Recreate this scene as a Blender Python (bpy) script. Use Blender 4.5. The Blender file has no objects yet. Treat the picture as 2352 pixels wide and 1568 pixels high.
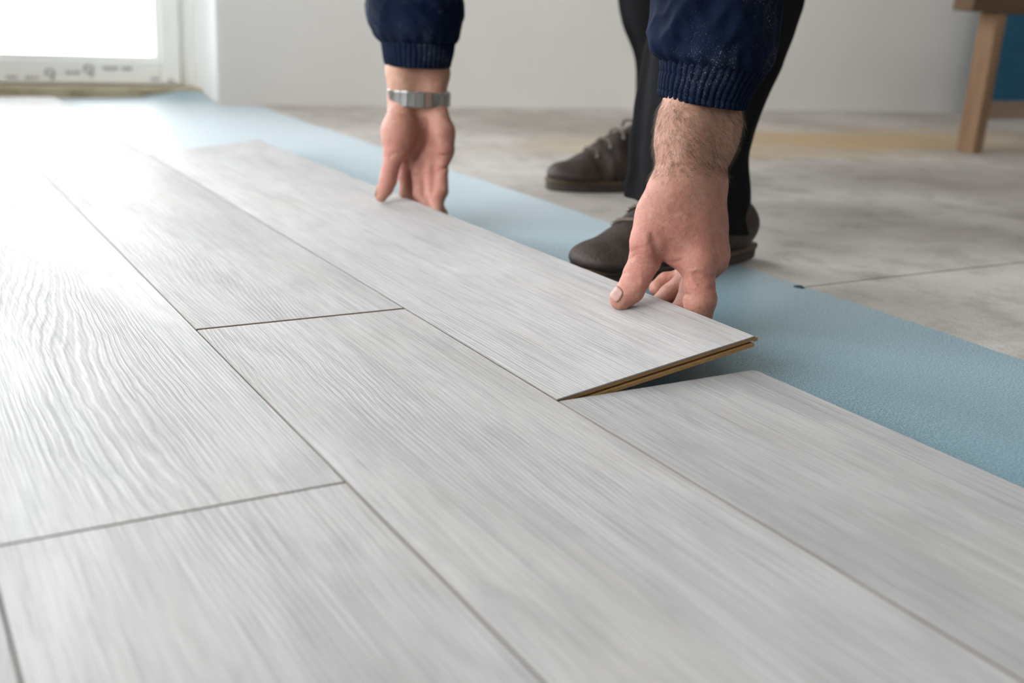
import bpy, math, random
import numpy as np
from mathutils import Vector, Matrix, noise as mnoise

random.seed(7)
rng = np.random.default_rng(7)
scene = bpy.context.scene
COL = scene.collection

# ------------------------------------------------------------------ camera, world, exposure
F_PX, IW, IH = 2480.394, 2352, 1568
YAW, PITCH, ROLL = -.54977, .30201, .05609
CAM = np.array([-.41905, -.61464, .27483])
_cz, _sz = math.cos(YAW), math.sin(YAW)
_f = np.array([-_sz*math.cos(PITCH), _cz*math.cos(PITCH), -math.sin(PITCH)])
_r = np.array([_cz, _sz, 0.0]); _u = np.cross(_r, _f)
RIGHT = math.cos(ROLL)*_r + math.sin(ROLL)*_u
UP = -math.sin(ROLL)*_r + math.cos(ROLL)*_u
FWD = _f
cam_data = bpy.data.cameras.new('camera')
cam = bpy.data.objects.new('camera', cam_data); COL.objects.link(cam)
cam_data.sensor_width = 36.0
cam_data.lens = F_PX/IW*36.0
cam_data.clip_start = .02
cam.matrix_world = Matrix(((RIGHT[0], UP[0], -FWD[0], CAM[0]), (RIGHT[1], UP[1], -FWD[1], CAM[1]),
                           (RIGHT[2], UP[2], -FWD[2], CAM[2]), (0, 0, 0, 1)))
cam_data.dof.use_dof = True
cam_data.dof.focus_distance = .88
cam_data.dof.aperture_fstop = 5.0
scene.camera = cam

world = bpy.data.worlds.new('world'); scene.world = world
world.use_nodes = True
bg = world.node_tree.nodes['Background']
bg.inputs[0].default_value = (.885, .94, 1.0, 1)
bg.inputs[1].default_value = 10.3
scene.view_settings.view_transform = 'Standard'
scene.view_settings.look = 'None'
scene.view_settings.gamma = 1.0
scene.view_settings.use_curve_mapping = False
scene.view_settings.exposure = 0.0


def portal(name, loc, rot, sx, sy):
    l = bpy.data.lights.new(name, 'AREA'); l.shape = 'RECTANGLE'; l.size = sx; l.size_y = sy
    l.cycles.is_portal = True
    o = bpy.data.objects.new(name, l); COL.objects.link(o); o.location = loc; o.rotation_euler = rot
    return o


portal('window_portal', (-.53, 2.56, 1.10), (-math.pi/2, 0, 0), 1.85, 2.2)
portal('window_portal', (1.05, -3.1, 1.6), (math.pi/2, 0, 0), .6, .9)  # for the fill window added behind the camera
portal('window_portal', (-1.76, .55, 1.2), (0, -math.pi/2, 0), 2.1, 2.6)


def at(u, v, d):
    """world point seen at photograph pixel (u, v) at real distance d along the view axis"""
    return CAM + d*(FWD + RIGHT*((u-IW/2)/F_PX) + UP*(-(v-IH/2)/F_PX))


# ------------------------------------------------------------------ helpers: objects
def tag(o, label=None, cat=None, group=None, kind=None):
    if label: o['label'] = label
    if cat: o['category'] = cat
    if group: o['group'] = group
    if kind: o['kind'] = kind
    return o


def empty(name, loc=(0, 0, 0), parent=None):
    o = bpy.data.objects.new(name, None); COL.objects.link(o); o.location = loc
    o.empty_display_size = .05
    if parent: o.parent = parent
    return o


def link_mesh(name, me, mats, parent=None, smooth=False):
    if not isinstance(mats, (list, tuple)): mats = [mats]
    for m in mats: me.materials.append(m)
    o = bpy.data.objects.new(name, me); COL.objects.link(o)
    if parent:
        o.parent = parent
        o.matrix_parent_inverse = Matrix.Identity(4)
        o.location = -Vector(parent.location) if parent.parent is None else (0, 0, 0)
    if smooth:
        me.polygons.foreach_set('use_smooth', np.ones(len(me.polygons), dtype=bool))
    return o


def mesh_obj(name, verts, faces, mats, parent=None, smooth=False, fmats=None):
    me = bpy.data.meshes.new(name)
    me.from_pydata([tuple(map(float, v)) for v in verts], [], [tuple(f) for f in faces])
    me.update()
    o = link_mesh(name, me, mats, parent, smooth)
    if fmats is not None:
        me.polygons.foreach_set('material_index', np.array(fmats, dtype=np.int32))
    return o


BOXF = [(0, 3, 2, 1), (4, 5, 6, 7), (0, 1, 5, 4), (1, 2, 6, 5), (2, 3, 7, 6), (3, 0, 4, 7)]


def box_geo(x0, x1, y0, y1, z0, z1):
    return [(x0, y0, z0), (x1, y0, z0), (x1, y1, z0), (x0, y1, z0),
            (x0, y0, z1), (x1, y0, z1), (x1, y1, z1), (x0, y1, z1)]


class MB:
    def __init__(s): s.v, s.f, s.m = [], [], []

    def add(s, v, f, m=0):
        n = len(s.v); s.v += list(v); s.f += [tuple(i+n for i in q) for q in f]; s.m += [m]*len(f); return s

    def box(s, *a, m=0): return s.add(box_geo(*a), BOXF, m)

    def tube(s, pts, r, n=6, m=0, cap=True):
        pts = [Vector(p) for p in pts]; rs = r if isinstance(r, (list, tuple)) else [r]*len(pts)
        base = len(s.v); prev = None
        for i, p in enumerate(pts):
            t = (pts[min(i+1, len(pts)-1)]-pts[max(i-1, 0)]).normalized()
            a = prev if prev is not None else Vector((0, 0, 1)) if abs(t.z) < .9 else Vector((1, 0, 0))
            e1 = (a-t*a.dot(t)).normalized(); e2 = t.cross(e1); prev = e1
            for k in range(n):
                th = 2*math.pi*k/n
                s.v.append(tuple(p+(e1*math.cos(th)+e2*math.sin(th))*rs[i]))
        for i in range(len(pts)-1):
            for k in range(n):
                a, b = base+i*n+k, base+i*n+(k+1) % n
                s.f.append((a, b, b+n, a+n)); s.m.append(m)
        if cap:
            s.f.append(tuple(base+k for k in reversed(range(n)))); s.m.append(m)
            s.f.append(tuple(base+(len(pts)-1)*n+k for k in range(n))); s.m.append(m)
        return s

    def build(s, name, mats, parent=None, smooth=False):
        return mesh_obj(name, s.v, s.f, mats, parent, smooth, s.m)


def bevel(o, w, seg=2):
    b = o.modifiers.new('bevel', 'BEVEL'); b.width = w; b.segments = seg; b.limit_method = 'ANGLE'
    return o


# ------------------------------------------------------------------ helpers: materials
class NT:
    def __init__(s, name):
        s.mat = bpy.data.materials.new(name); s.mat.use_nodes = True
        s.t = s.mat.node_tree; s.t.nodes.clear()
        s.out = s.t.nodes.new('ShaderNodeOutputMaterial')

    def n(s, typ, **kw):
        nd = s.t.nodes.new('ShaderNode'+typ)
        for k, v in kw.items():
            if k.startswith('i_'):
                key = k[2:]
                nd.inputs[int(key) if key.isdigit() else key.replace('_', ' ')].default_value = v
            else: setattr(nd, k, v)
        return nd

    def l(s, a, b): s.t.links.new(a, b)

    def val(s, inp, v):
        if hasattr(v, 'bl_idname') or hasattr(v, 'is_linked'): s.l(v, inp)
        else: inp.default_value = v

    def math(s, op, a, b=None, c=None, clamp=False):
        nd = s.n('Math', operation=op, use_clamp=clamp)
        s.val(nd.inputs[0], a)
        if b is not None: s.val(nd.inputs[1], b)
        if c is not None: s.val(nd.inputs[2], c)
        return nd.outputs[0]

    def mix(s, fac, a, b, blend='MIX'):
        nd = s.n('Mix', data_type='RGBA', blend_type=blend)
        s.val(nd.inputs[0], fac)
        for i, x in ((6, a), (7, b)):
            if isinstance(x, tuple): nd.inputs[i].default_value = x if len(x) == 4 else x+(1,)
            else: s.l(x, nd.inputs[i])
        return nd.outputs[2]

    def obj(s): return s.n('TexCoord').outputs['Object']

    def scale(s, vec, sc, off=(0, 0, 0)):
        m = s.n('Mapping'); s.l(vec, m.inputs[0]); m.inputs['Scale'].default_value = sc
        m.inputs['Location'].default_value = off
        return m.outputs[0]

    def noise(s, vec, scale, detail=2, rough=.5, dist=0):
        nd = s.n('TexNoise'); s.l(vec, nd.inputs['Vector'])
        nd.inputs['Scale'].default_value = scale; nd.inputs['Detail'].default_value = detail
        nd.inputs['Roughness'].default_value = rough; nd.inputs['Distortion'].default_value = dist
        return nd.outputs[0]

    def ramp(s, fac, stops, interp='LINEAR'):
        nd = s.n('ValToRGB'); s.l(fac, nd.inputs[0]); e = nd.color_ramp.elements
        nd.color_ramp.interpolation = interp
        while len(e) < len(stops): e.new(.5)
        for el, (p, c) in zip(e, stops):
            el.position = p; el.color = (c, c, c, 1) if not isinstance(c, tuple) else (c if len(c) == 4 else c+(1,))
        return nd.outputs[0]

    def mapr(s, v, a, b, c, d):
        nd = s.n('MapRange'); s.l(v, nd.inputs[0])
        for i, x in enumerate((a, b, c, d)): nd.inputs[i+1].default_value = x
        return nd.outputs[0]

    def bump(s, h, strength=.3, dist=.001, normal=None):
        nd = s.n('Bump'); s.l(h, nd.inputs['Height']); nd.inputs['Strength'].default_value = strength
        nd.inputs['Distance'].default_value = dist
        if normal is not None: s.l(normal, nd.inputs['Normal'])
        return nd.outputs[0]

    def principled(s, color, rough=.5, normal=None, **kw):
        b = s.n('BsdfPrincipled')
        if isinstance(color, tuple): b.inputs['Base Color'].default_value = color if len(color) == 4 else color+(1,)
        else: s.l(color, b.inputs['Base Color'])
        s.val(b.inputs['Roughness'], rough)
        if normal is not None: s.l(normal, b.inputs['Normal'])
        for k, v in kw.items(): s.val(b.inputs[k.replace('_', ' ')], v)
        s.l(b.outputs[0], s.out.inputs[0])
        return b


def mat_simple(name, color, rough=.6, var=.12, nscale=40, bump=.0, bscale=200, **kw):
    t = NT(name); o = t.obj()
    n = t.noise(o, nscale, 4, .6)
    c = t.mix(t.mapr(n, .3, .7, 0, 1), tuple(x*(1-var) for x in color), tuple(min(1, x*(1+var)) for x in color))
    nm = t.bump(t.noise(o, bscale, 3), bump, .002) if bump else None
    t.principled(c, rough, nm, **kw)
    return t.mat


def mat_decor():
    """pale grey oak laminate print with an embossed grain that runs along the plank (object Y)"""
    t = NT('laminate_decor'); o = t.obj()
    rnd = t.n('ObjectInfo').outputs['Random']
    off = t.n('CombineXYZ'); t.l(t.math('MULTIPLY', rnd, 31.7), off.inputs[0]); t.l(t.math('MULTIPLY', rnd, 97.3), off.inputs[1])
    add = t.n('VectorMath', operation='ADD'); t.l(o, add.inputs[0]); t.l(off.outputs[0], add.inputs[1])
    q = add.outputs[0]
    sep = t.n('SeparateXYZ'); t.l(q, sep.inputs[0])
    broad = t.noise(t.scale(q, (5.5, .75, 1)), 1, .8, .4)
    wob = t.noise(t.scale(q, (18, 7, 1)), 1, 4, .62)
    # growth ring function: contours of (x + warped noise)
    ring = t.math('ADD', t.math('MULTIPLY', sep.outputs[0], 290.), t.math('ADD', t.math('MULTIPLY', broad, 48.), t.math('MULTIPLY', wob, 2.6)))
    line = t.mapr(t.math('PINGPONG', ring, .5), .10, .42, 0, 1)
    ring2 = t.math('ADD', t.math('MULTIPLY', sep.outputs[0], 620.), t.math('ADD', t.math('MULTIPLY', broad, 100.), t.math('MULTIPLY', wob, 5.0)))
    line2 = t.mapr(t.math('PINGPONG', ring2, .5), .1, .45, 0, 1)
    fibre = t.noise(t.scale(q, (1050, 14, 1)), 1, 3, .62)
    fibre2 = t.noise(t.scale(q, (380, 3.5, 1)), 1, 3, .6)
    patch = t.noise(t.scale(q, (18, 3.6, 1)), 1, 3, .6, .6)
    blot = t.noise(t.scale(q, (34, 9, 1), (3, 5, 0)), 1, 4, .6, .8)
    msk = t.mapr(t.noise(t.scale(q, (9, 2.2, 1), (4, 9, 0)), 1, 1), .40, .60, .10, 1)
    ln = t.math('MULTIPLY', t.math('ADD', t.math('MULTIPLY', line, .6), t.math('MULTIPLY', line2, .4)), msk)
    pale, grey, warm = (.585, .57, .553), (.335, .33, .33), (.485, .45, .415)
    c = t.mix(t.mapr(patch, .35, .7, 0, .7), pale, warm)
    c = t.mix(t.math('MULTIPLY', t.mapr(blot, .48, .72, 0, 1), .45), c, grey)
    c = t.mix(t.math('MULTIPLY', ln, .52), c, (.30, .295, .305))
    c = t.mix(t.mapr(fibre, .48, .70, 0, .62), c, (.235, .22, .21))
    c = t.mix(t.mapr(fibre2, .48, .68, 0, .5), c, (.27, .26, .255))
    c = t.mix(1.0, c, t.n('ObjectInfo').outputs['Color'], 'MULTIPLY')
    h = t.math('SUBTRACT', t.math('MULTIPLY', ln, -1.0), t.math('ADD', t.math('MULTIPLY', fibre, .45), t.math('MULTIPLY', fibre2, .6)))
    nm = t.bump(h, .34, .0005)
    rough = t.math('ADD', t.math('MULTIPLY', ln, .13), t.math('MULTIPLY', fibre, .10))
    rough = t.math('ADD', rough, .45)
    t.principled(c, rough, nm, Specular_IOR_Level=.36)
    return t.mat


def mat_mdf():
    t = NT('fibreboard_core'); o = t.obj()
    n = t.noise(o, 900, 4, .7)
    c = t.mix(t.mapr(n, .3, .7, 0, 1), (.20, .105, .032), (.36, .205, .075))
    t.principled(c, .85, t.bump(n, .5, .0006))
    return t.mat


def mat_underlay():
    t = NT('blue_foam'); o = t.obj()
    cell = t.noise(o, 620, 2, .6)
    fine = t.noise(o, 1500, 2, .6)
    big = t.noise(t.scale(o, (5, 1.2, 1)), 1, 3)
    c = t.mix(t.mapr(cell, .40, .62, 0, 1), (.045, .15, .195), (.30, .47, .53))
    c = t.mix(t.mapr(fine, .56, .74, 0, .6), c, (.55, .68, .73))
    c = t.mix(t.mapr(big, .4, .7, 0, .35), c, (.17, .32, .38))
    # a dark smudge trodden into the sheet near its edge
    h = t.math('ADD', t.math('MULTIPLY', cell, 1.), t.math('MULTIPLY', fine, .5))
    t.principled(c, .46, t.bump(h, .38, .0008), Specular_IOR_Level=.8, Coat_Weight=.7, Coat_Roughness=.4, Sheen_Weight=.9, Sheen_Roughness=.25)
    return t.mat


def mat_concrete():
    t = NT('bare_concrete'); o = t.obj()
    big = t.noise(o, 2.1, 5, .62, .3)
    mid = t.noise(o, 14, 6, .68)
    fin = t.noise(o, 240, 4, .75)
    streak = t.noise(t.scale(o, (3, 14, 1)), 1, 4, .6)
    c = t.mix(t.mapr(big, .35, .66, 0, 1), (.46, .41, .355), (.70, .645, .58))
    c = t.mix(t.mapr(mid, .5, .72, 0, .75), c, (.31, .27, .23))
    c = t.mix(t.mapr(fin, .55, .75, 0, .75), c, (.24, .21, .18))
    c = t.mix(t.mapr(streak, .55, .75, 0, .45), c, (.70, .675, .64))
    # warm sunlight patch painted into the concrete colour in front of the wall
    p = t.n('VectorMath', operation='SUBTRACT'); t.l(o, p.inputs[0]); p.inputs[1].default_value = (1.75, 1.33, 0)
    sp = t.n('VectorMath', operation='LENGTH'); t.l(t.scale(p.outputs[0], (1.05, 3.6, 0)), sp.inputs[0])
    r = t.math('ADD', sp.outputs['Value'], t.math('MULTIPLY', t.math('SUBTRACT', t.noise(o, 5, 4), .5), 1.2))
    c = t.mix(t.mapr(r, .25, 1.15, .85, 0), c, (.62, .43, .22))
    h = t.math('ADD', t.math('MULTIPLY', mid, .6), fin)
    t.principled(c, .8, t.bump(h, .5, .003), Specular_IOR_Level=.3)
    return t.mat


def mat_skin():
    t = NT('skin'); o = t.obj()
    n1 = t.noise(o, 38, 3, .6); n2 = t.noise(o, 130, 3, .6); n3 = t.noise(o, 420, 2, .6)
    red = t.n('Attribute', attribute_name='flush').outputs['Fac']
    c = t.mix(t.mapr(n1, .3, .7, 0, 1), (.43, .235, .155), (.33, .15, .098))
    c = t.mix(t.math('MULTIPLY', red, .75), c, (.40, .145, .108))
    c = t.mix(t.mapr(n2, .55, .75, 0, .35), c, (.22, .095, .06))
    c = t.mix(t.mapr(n3, .56, .7, 0, .22), c, (.54, .33, .25))
    w1 = t.noise(t.scale(o, (420, 420, 900)), 1, 3, .6, .5); w2 = t.noise(o, 1500, 3, .65)
    h = t.math('ADD', t.math('MULTIPLY', n2, 1.8), t.math('ADD', t.math('MULTIPLY', w1, .9), t.math('MULTIPLY', w2, .45)))
    c = t.mix(t.mapr(w1, .52, .72, 0, .30), c, (.22, .10, .065))
    n4 = t.noise(o, 75, 4, .65, .5)
    c = t.mix(t.mapr(n4, .54, .70, 0, .5), c, (.47, .29, .215))
    t.principled(c, .53, t.bump(h, .55, .0010), Subsurface_Weight=.10, Subsurface_Scale=.006,
                 Subsurface_Radius=(1.0, .35, .2), Specular_IOR_Level=.42)
    return t.mat


def mat_navy():
    t = NT('navy_work_cloth'); o = t.obj()
    n = t.noise(o, 22, 4, .6)
    weave = t.noise(o, 1300, 2)
    c = t.mix(t.mapr(n, .3, .7, 0, 1), (.0011, .0032, .011), (.0022, .0066, .0215))
    flecks = t.noise(o, 700, 3, .75)
    area = t.noise(o, 18, 3, .55, .6)
    f = t.math('MULTIPLY', t.mapr(flecks, .58, .72, 0, 1), t.mapr(area, .48, .66, .03, .75))
    c = t.mix(f, c, (.30, .29, .28))
    c = t.mix(t.mapr(area, .52, .75, 0, .05), c, (.20, .21, .23))
    t.principled(c, .72, t.bump(t.math('ADD', weave, t.math('MULTIPLY', n, 2)), .25, .0008), Specular_IOR_Level=.06)
    return t.mat


def mat_cloth(name, col, sheen=.1):
    t = NT(name); o = t.obj()
    n = t.noise(o, 16, 4, .6); w = t.noise(o, 1100, 2)
    c = t.mix(t.mapr(n, .3, .7, 0, 1), tuple(x*.75 for x in col), tuple(x*1.3 for x in col))
    t.principled(c, .8, t.bump(t.math('ADD', w, t.math('MULTIPLY', n, 2.)), .3, .001), Sheen_Weight=sheen, Specular_IOR_Level=.06)
    return t.mat


def mat_leather():
    t = NT('brown_leather'); o = t.obj()
    n = t.noise(o, 30, 5, .65); g = t.noise(o, 320, 3, .6)
    c = t.mix(t.mapr(n, .3, .72, 0, 1), (.014, .008, .005), (.052, .033, .024))
    c = t.mix(t.mapr(g, .6, .75, 0, .25), c, (.085, .066, .053))
    t.principled(c, .55, t.bump(t.math('ADD', t.math('MULTIPLY', n, 2), g), .5, .002), Specular_IOR_Level=.3)
    return t.mat


def mat_wood(name, a, b, axis):
    t = NT(name); o = t.obj()
    sc = [40, 40, 40]; sc[axis] = 3
    n = t.noise(t.scale(o, tuple(sc)), 1, 5, .65, .4)
    c = t.mix(t.mapr(n, .3, .7, 0, 1), a, b)
    t.principled(c, .65, t.bump(n, .3, .002))
    return t.mat


def mat_paint(name, col, rough=.75, stain=None):
    t = NT(name); o = t.obj()
    n = t.noise(o, 3, 4, .6); g = t.noise(o, 220, 3)
    c = t.mix(t.mapr(n, .3, .7, 0, 1), tuple(x*.97 for x in col), tuple(min(1, x*1.03) for x in col))
    if stain:
        s = t.noise(t.scale(o, (14, 14, 30)), 1, 4, .65)
        c = t.mix(t.mapr(s, .45, .7, 0, .8), c, stain)
    t.principled(c, rough, t.bump(g, .12, .0015))
    return t.mat


def mat_glass():
    t = NT('window_glass')
    tr = t.n('BsdfTransparent'); gl = t.n('BsdfGlossy'); gl.inputs['Roughness'].default_value = .02
    fr = t.n('Fresnel'); fr.inputs[0].default_value = 1.45
    m = t.n('MixShader'); t.l(fr.outputs[0], m.inputs[0]); t.l(tr.outputs[0], m.inputs[1]); t.l(gl.outputs[0], m.inputs[2])
    t.l(m.outputs[0], t.out.inputs[0])
    return t.mat


def mat_metal(name, col, rough):
    t = NT(name); o = t.obj()
    n = t.noise(t.scale(o, (300, 300, 3000)), 1, 2)
    t.principled(col, t.mapr(n, .3, .7, rough*.7, rough*1.3), t.bump(n, .1, .0002), Metallic=1.0)
    return t.mat


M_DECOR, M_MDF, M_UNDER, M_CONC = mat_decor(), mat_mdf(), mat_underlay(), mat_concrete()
M_SKIN, M_NAVY, M_LEATH = mat_skin(), mat_navy(), mat_leather()
M_TROU = mat_cloth('charcoal_twill', (.0058, .0055, .0058), .0)
M_GROOVE = mat_simple('printed_bevel', (.15, .125, .105), .55, .15, 300)
M_WALL = mat_paint('grey_white_plaster', (.75, .71, .655))
M_WHITE = mat_paint('white_ceiling_paint', (.80, .79, .77))
M_REVEAL = mat_paint('reveal_plaster', (.74, .72, .68))
M_PVC = mat_paint('window_profile', (.92, .905, .85), .4)
M_SILL = mat_paint('dusty_threshold', (.50, .42, .28), .8, (.24, .18, .10))
M_GLASS = mat_glass()
M_STEEL = mat_metal('brushed_steel', (.40, .40, .385), .16)
M_EYE = mat_metal('dull_eyelet', (.22, .20, .18), .45)
M_NAIL = mat_simple('fingernail', (.34, .18, .145), .42, .08, 300, Specular_IOR_Level=.4)
M_HAIR = mat_simple('arm_hair', (.075, .042, .022), .5, .3, 500)
M_SOLE = mat_simple('dark_rubber', (.035, .026, .018), .75, .25, 60, .3, 300)
M_WELT = mat_simple('tan_welt', (.075, .048, .024), .7, .25, 120)
M_LACE = mat_simple('brown_lace', (.10, .07, .05), .8, .2, 500)
M_PRINT = mat_simple('film_print', (.36, .355, .33), .7, .2, 100)
M_BLUE = mat_simple('dark_blue_board', (.010, .105, .19), .6, .1, 10)

# ------------------------------------------------------------------ setting: slab, walls, window
TOP, UB, SUB = 0.0, -.0082, -.0105      # plank top, underlay top, concrete top
PT = .008                               # plank thickness
floor = empty('floor'); tag(floor, 'bare grey concrete subfloor of cast slabs', None, kind='structure')
XL, XR, YN, YF = -1.7, 4.4, -3.0, 2.9


def slab(y0, y1, jag0, jag1):
    n = 160; v, f = [], []
    for i in range(n+1):
        x = XL+(XR-XL)*i/n
        j = .0028*mnoise.noise((x*9, 0, 0))+.0022*mnoise.noise((x*45, 3, 0))
        a = y0+(j if jag0 else 0); b = y1+(j*.8-.0012*abs(mnoise.noise((x*70, 8, 0))) if jag1 else 0)
        v += [(x, a, SUB), (x, b, SUB), (x, a, SUB-.05), (x, b, SUB-.05)]
    for i in range(n):
        p, q = 4*i, 4*i+4
        f += [(p, q, q+1, p+1), (p+2, q+2, q, p), (p+1, q+1, q+3, p+3)]
    return v, f


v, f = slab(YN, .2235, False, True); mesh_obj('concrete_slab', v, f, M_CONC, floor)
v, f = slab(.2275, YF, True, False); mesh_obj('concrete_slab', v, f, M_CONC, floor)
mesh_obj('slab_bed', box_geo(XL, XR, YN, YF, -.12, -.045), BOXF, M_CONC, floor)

CEIL = 2.6
ceiling = mesh_obj('ceiling', box_geo(XL-.2, XR+.2, YN-.2, YF+.2, CEIL, CEIL+.2), BOXF, M_WHITE); tag(ceiling, 'white painted ceiling', kind='structure')
# back wall: plaster face runs a little skew to the planks
WX0, WY0, WX1, WY1 = .386, 2.195, XR, 1.86
OPEN_L, OPEN_T = -1.45, 2.2


def wall_y(x): return WY0+(x-WX0)*(WY1-WY0)/(WX1-WX0)


def prism(pts, z0, z1):
    n = len(pts)
    v = [(x, y, z0) for x, y in pts]+[(x, y, z1) for x, y in pts]
    f = [tuple(range(n))[::-1], tuple(range(n, 2*n))]+[(i, (i+1) % n, n+(i+1) % n, n+i) for i in range(n)]
    return v, f


wb = MB()
wb.add(*prism([(WX0, WY0), (WX1, WY1), (WX1, 2.75), (WX0, 2.75)], SUB-.05, CEIL))
wb.add(*prism([(OPEN_L, 2.25), (WX0, WY0), (WX0, 2.75), (OPEN_L, 2.75)], OPEN_T, CEIL))
wb.add(*prism([(XL, 2.25), (OPEN_L, 2.25), (OPEN_L, 2.75), (XL, 2.75)], SUB-.05, CEIL))
wall_back = wb.build('wall_back', M_WALL); tag(wall_back, 'plain grey-white plastered wall behind the worker', kind='structure')
rv = MB()
rv.box(WX0-.006, WX0+.004, WY0+.002, 2.44, SUB, OPEN_T)
rev = rv.build('reveal_plaster', M_REVEAL, wall_back)
wr = mesh_obj('unseen_wall_right', box_geo(XR, XR+.2, YN, YF, -.1, CEIL), BOXF, mat_paint('bounce_cut_dark_grey', (.36, .35, .335))); tag(wr, 'unseen side wall, dark to cut bounce light', kind='structure')  # unseen wall, coloured dark to cut bounce light on the right
wfb = MB(); wfb.box(XL, .75, YN-.2, YN, -.1, CEIL); wfb.box(1.35, XR, YN-.2, YN, -.1, CEIL); wfb.box(.75, 1.35, YN-.2, YN, -.1, 1.15); wfb.box(.75, 1.35, YN-.2, YN, 2.05, CEIL)
wf = wfb.build('wall_front', M_WALL); tag(wf, 'plain plastered wall behind the camera', kind='structure')
wl = MB()
WY_0, WY_1 = -.75, 1.85
wl.box(XL-.2, XL, YN, WY_0, -.1, CEIL); wl.box(XL-.2, XL, WY_1, YF, -.1, CEIL)
wl.box(XL-.2, XL, WY_0, WY_1, -.1, .15); wl.box(XL-.2, XL, WY_0, WY_1, 2.25, CEIL)
wleft = wl.build('wall_left', M_WALL); tag(wleft, 'plastered side wall with a wide window opening', kind='structure')


def window_unit(name, x0, x1, splits, y, z0, z1, label):
    """fixed frame + sashes in the plane Y = y; panes separate"""
    w = empty(name); tag(w, label, kind='structure')
    fr = MB()
    fw, d = .034, .07
    fr.box(x0, x0+fw, y-.01, y+d, z0, z1); fr.box(x1-fw, x1, y-.01, y+d, z0, z1)
    fr.box(x0+fw, x1-fw, y-.01, y+d, z1-fw, z1); fr.box(x0+fw, x1-fw, y-.01, y+d, z0-.0, z0+.0035)
    bevel(fr.build('frame', M_PVC, w), .004)
    xs = [x0+fw]+splits+[x1-fw]
    for a, b in zip(xs[:-1], xs[1:]):
        a += .003; b -= .003; zz0, zz1 = z0+.004, z1-fw-.003
        sw = .052; rw = .060
        s = MB()
        s.box(a, a+sw, y-.022, y+.05, zz0, zz1); s.box(b-sw, b, y-.022, y+.05, zz0, zz1)
        s.box(a+sw, b-sw, y-.022, y+.05, zz0, zz0+rw); s.box(a+sw, b-sw, y-.022, y+.05, zz1-sw, zz1)
        so = bevel(s.build('sash', M_PVC, w), .005)
        gb = MB(); g = .011
        gb.box(a+sw, a+sw+g, y-.014, y+.03, zz0+rw, zz1-sw); gb.box(b-sw-g, b-sw, y-.014, y+.03, zz0+rw, zz1-sw)
        gb.box(a+sw+g, b-sw-g, y-.014, y+.03, zz0+rw, zz0+rw+g); gb.box(a+sw+g, b-sw-g, y-.014, y+.03, zz1-sw-g, zz1-sw)
        gb.build('glazing_bead', M_PVC, so)
        MB().box(a+sw, b-sw, y+.012, y+.016, zz0+rw, zz1-sw).build('pane', M_GLASS, so)
    return w


win1 = window_unit('window_1', OPEN_L, WX0-.006, [-.53], 2.43, .016, OPEN_T, 'white framed terrace window flooded with daylight')
sill = MB()
sill.box(OPEN_L, WX0-.006, 2.335, 2.52, SUB-.02, .016)
bevel(sill.build('threshold', M_SILL, win1), .004)
# faded print on the protective film of the bottom rail, too blurred to read
random.seed(3)


def print_mark(x, z, w, kind):
    m = MB(); y = 2.4075
    if kind == 'word':
        n = max(3, int(w/.008))
        for i in range(n):
            xx = x-w/2+w*i/n; h = random.uniform(.006, .011)
            m.box(xx, xx+w/n*.45, y-.0004, y, z-h/2, z+h/2)
        m.box(x-w/2, x+w/2*.8, y-.0004, y, z-.0015, z+.0012)
    else:
        pts = [(x+.010*math.cos(a), y, z+.006+.008*math.sin(a)) for a in [i*math.pi*2/10 for i in range(11)]]
        m.tube(pts, .0026, 5)
        m.tube([(x+.009, y, z+.004), (x+.004, y, z-.014)], .0028, 5)
    m.build('print_mark', M_PRINT, win1)


for x, z, w, k in [(-.075, .034, .03, 'word'), (-.028, .034, .034, 'word'), (.012, .041, 0, 'figure'), (.070, .048, .036, 'word'),
                   (.106, .052, 0, 'figure'), (.163, .060, .04, 'word'), (.205, .060, .026, 'word'), (.275, .034, .022, 'word'), (.318, .030, .02, 'word')]:
    print_mark(x, z, w, k)
win2 = empty('window_2'); tag(win2, 'side window out of frame that lights the planks', kind='structure')
fr = MB()
for y0, y1, z0, z1 in [(WY_0, WY_0+.07, .15, 2.25), (WY_1-.07, WY_1, .15, 2.25), (.515, .585, .15, 2.25), (WY_0+.07, WY_1-.07, .15, .22), (WY_0+.07, WY_1-.07, 2.18, 2.25)]:
    fr.box(XL-.12, XL-.05, y0, y1, z0, z1)
fr.build('frame', M_PVC, win2)
for y0, y1 in [(WY_0+.07, .515), (.585, WY_1-.07)]:
    MB().box(XL-.09, XL-.085, y0, y1, .22, 2.18).build('pane', M_GLASS, win2)
fill_win = empty('fill_window'); tag(fill_win, 'unseen window added behind the camera for fill light', kind='structure')  # unseen opening, added to fill the shaded right side of the near hand
fr = MB()
for x0, x1, z0, z1 in [(.75, .81, 1.15, 2.05), (1.29, 1.35, 1.15, 2.05), (.81, 1.29, 1.15, 1.21), (.81, 1.29, 1.99, 2.05)]:
    fr.box(x0, x1, YN-.14, YN-.07, z0, z1)
fr.build('frame', M_PVC, fill_win)
for x0, x1 in [(.81, 1.29)]:
    MB().box(x0, x1, YN-.11, YN-.105, 1.21, 1.99).build('pane', M_GLASS, fill_win)
# outside: pale terrace and the rendered wall of a neighbouring building
M_OUT = mat_simple('sunlit_render', (.80, .74, .64), .9, .04, 2)
M_TERR = mat_simple('pale_terrace', (.72, .70, .66), .9, .06, 3)
terr = mesh_obj('terrace_ground', box_geo(-9, 9, 2.95, 14, -.25, -.13), BOXF, M_TERR); tag(terr, 'pale terrace paving outside the window', kind='structure')
nb = MB().box(.15, 6, 9, 9.4, -.13, 3.0); nb.box(.10, 6.05, 8.95, 9.45, 3.0, 3.12)
nbo = nb.build('garden_wall', M_OUT); tag(nbo, 'sunlit cream rendered wall outside the window', kind='structure')

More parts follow.
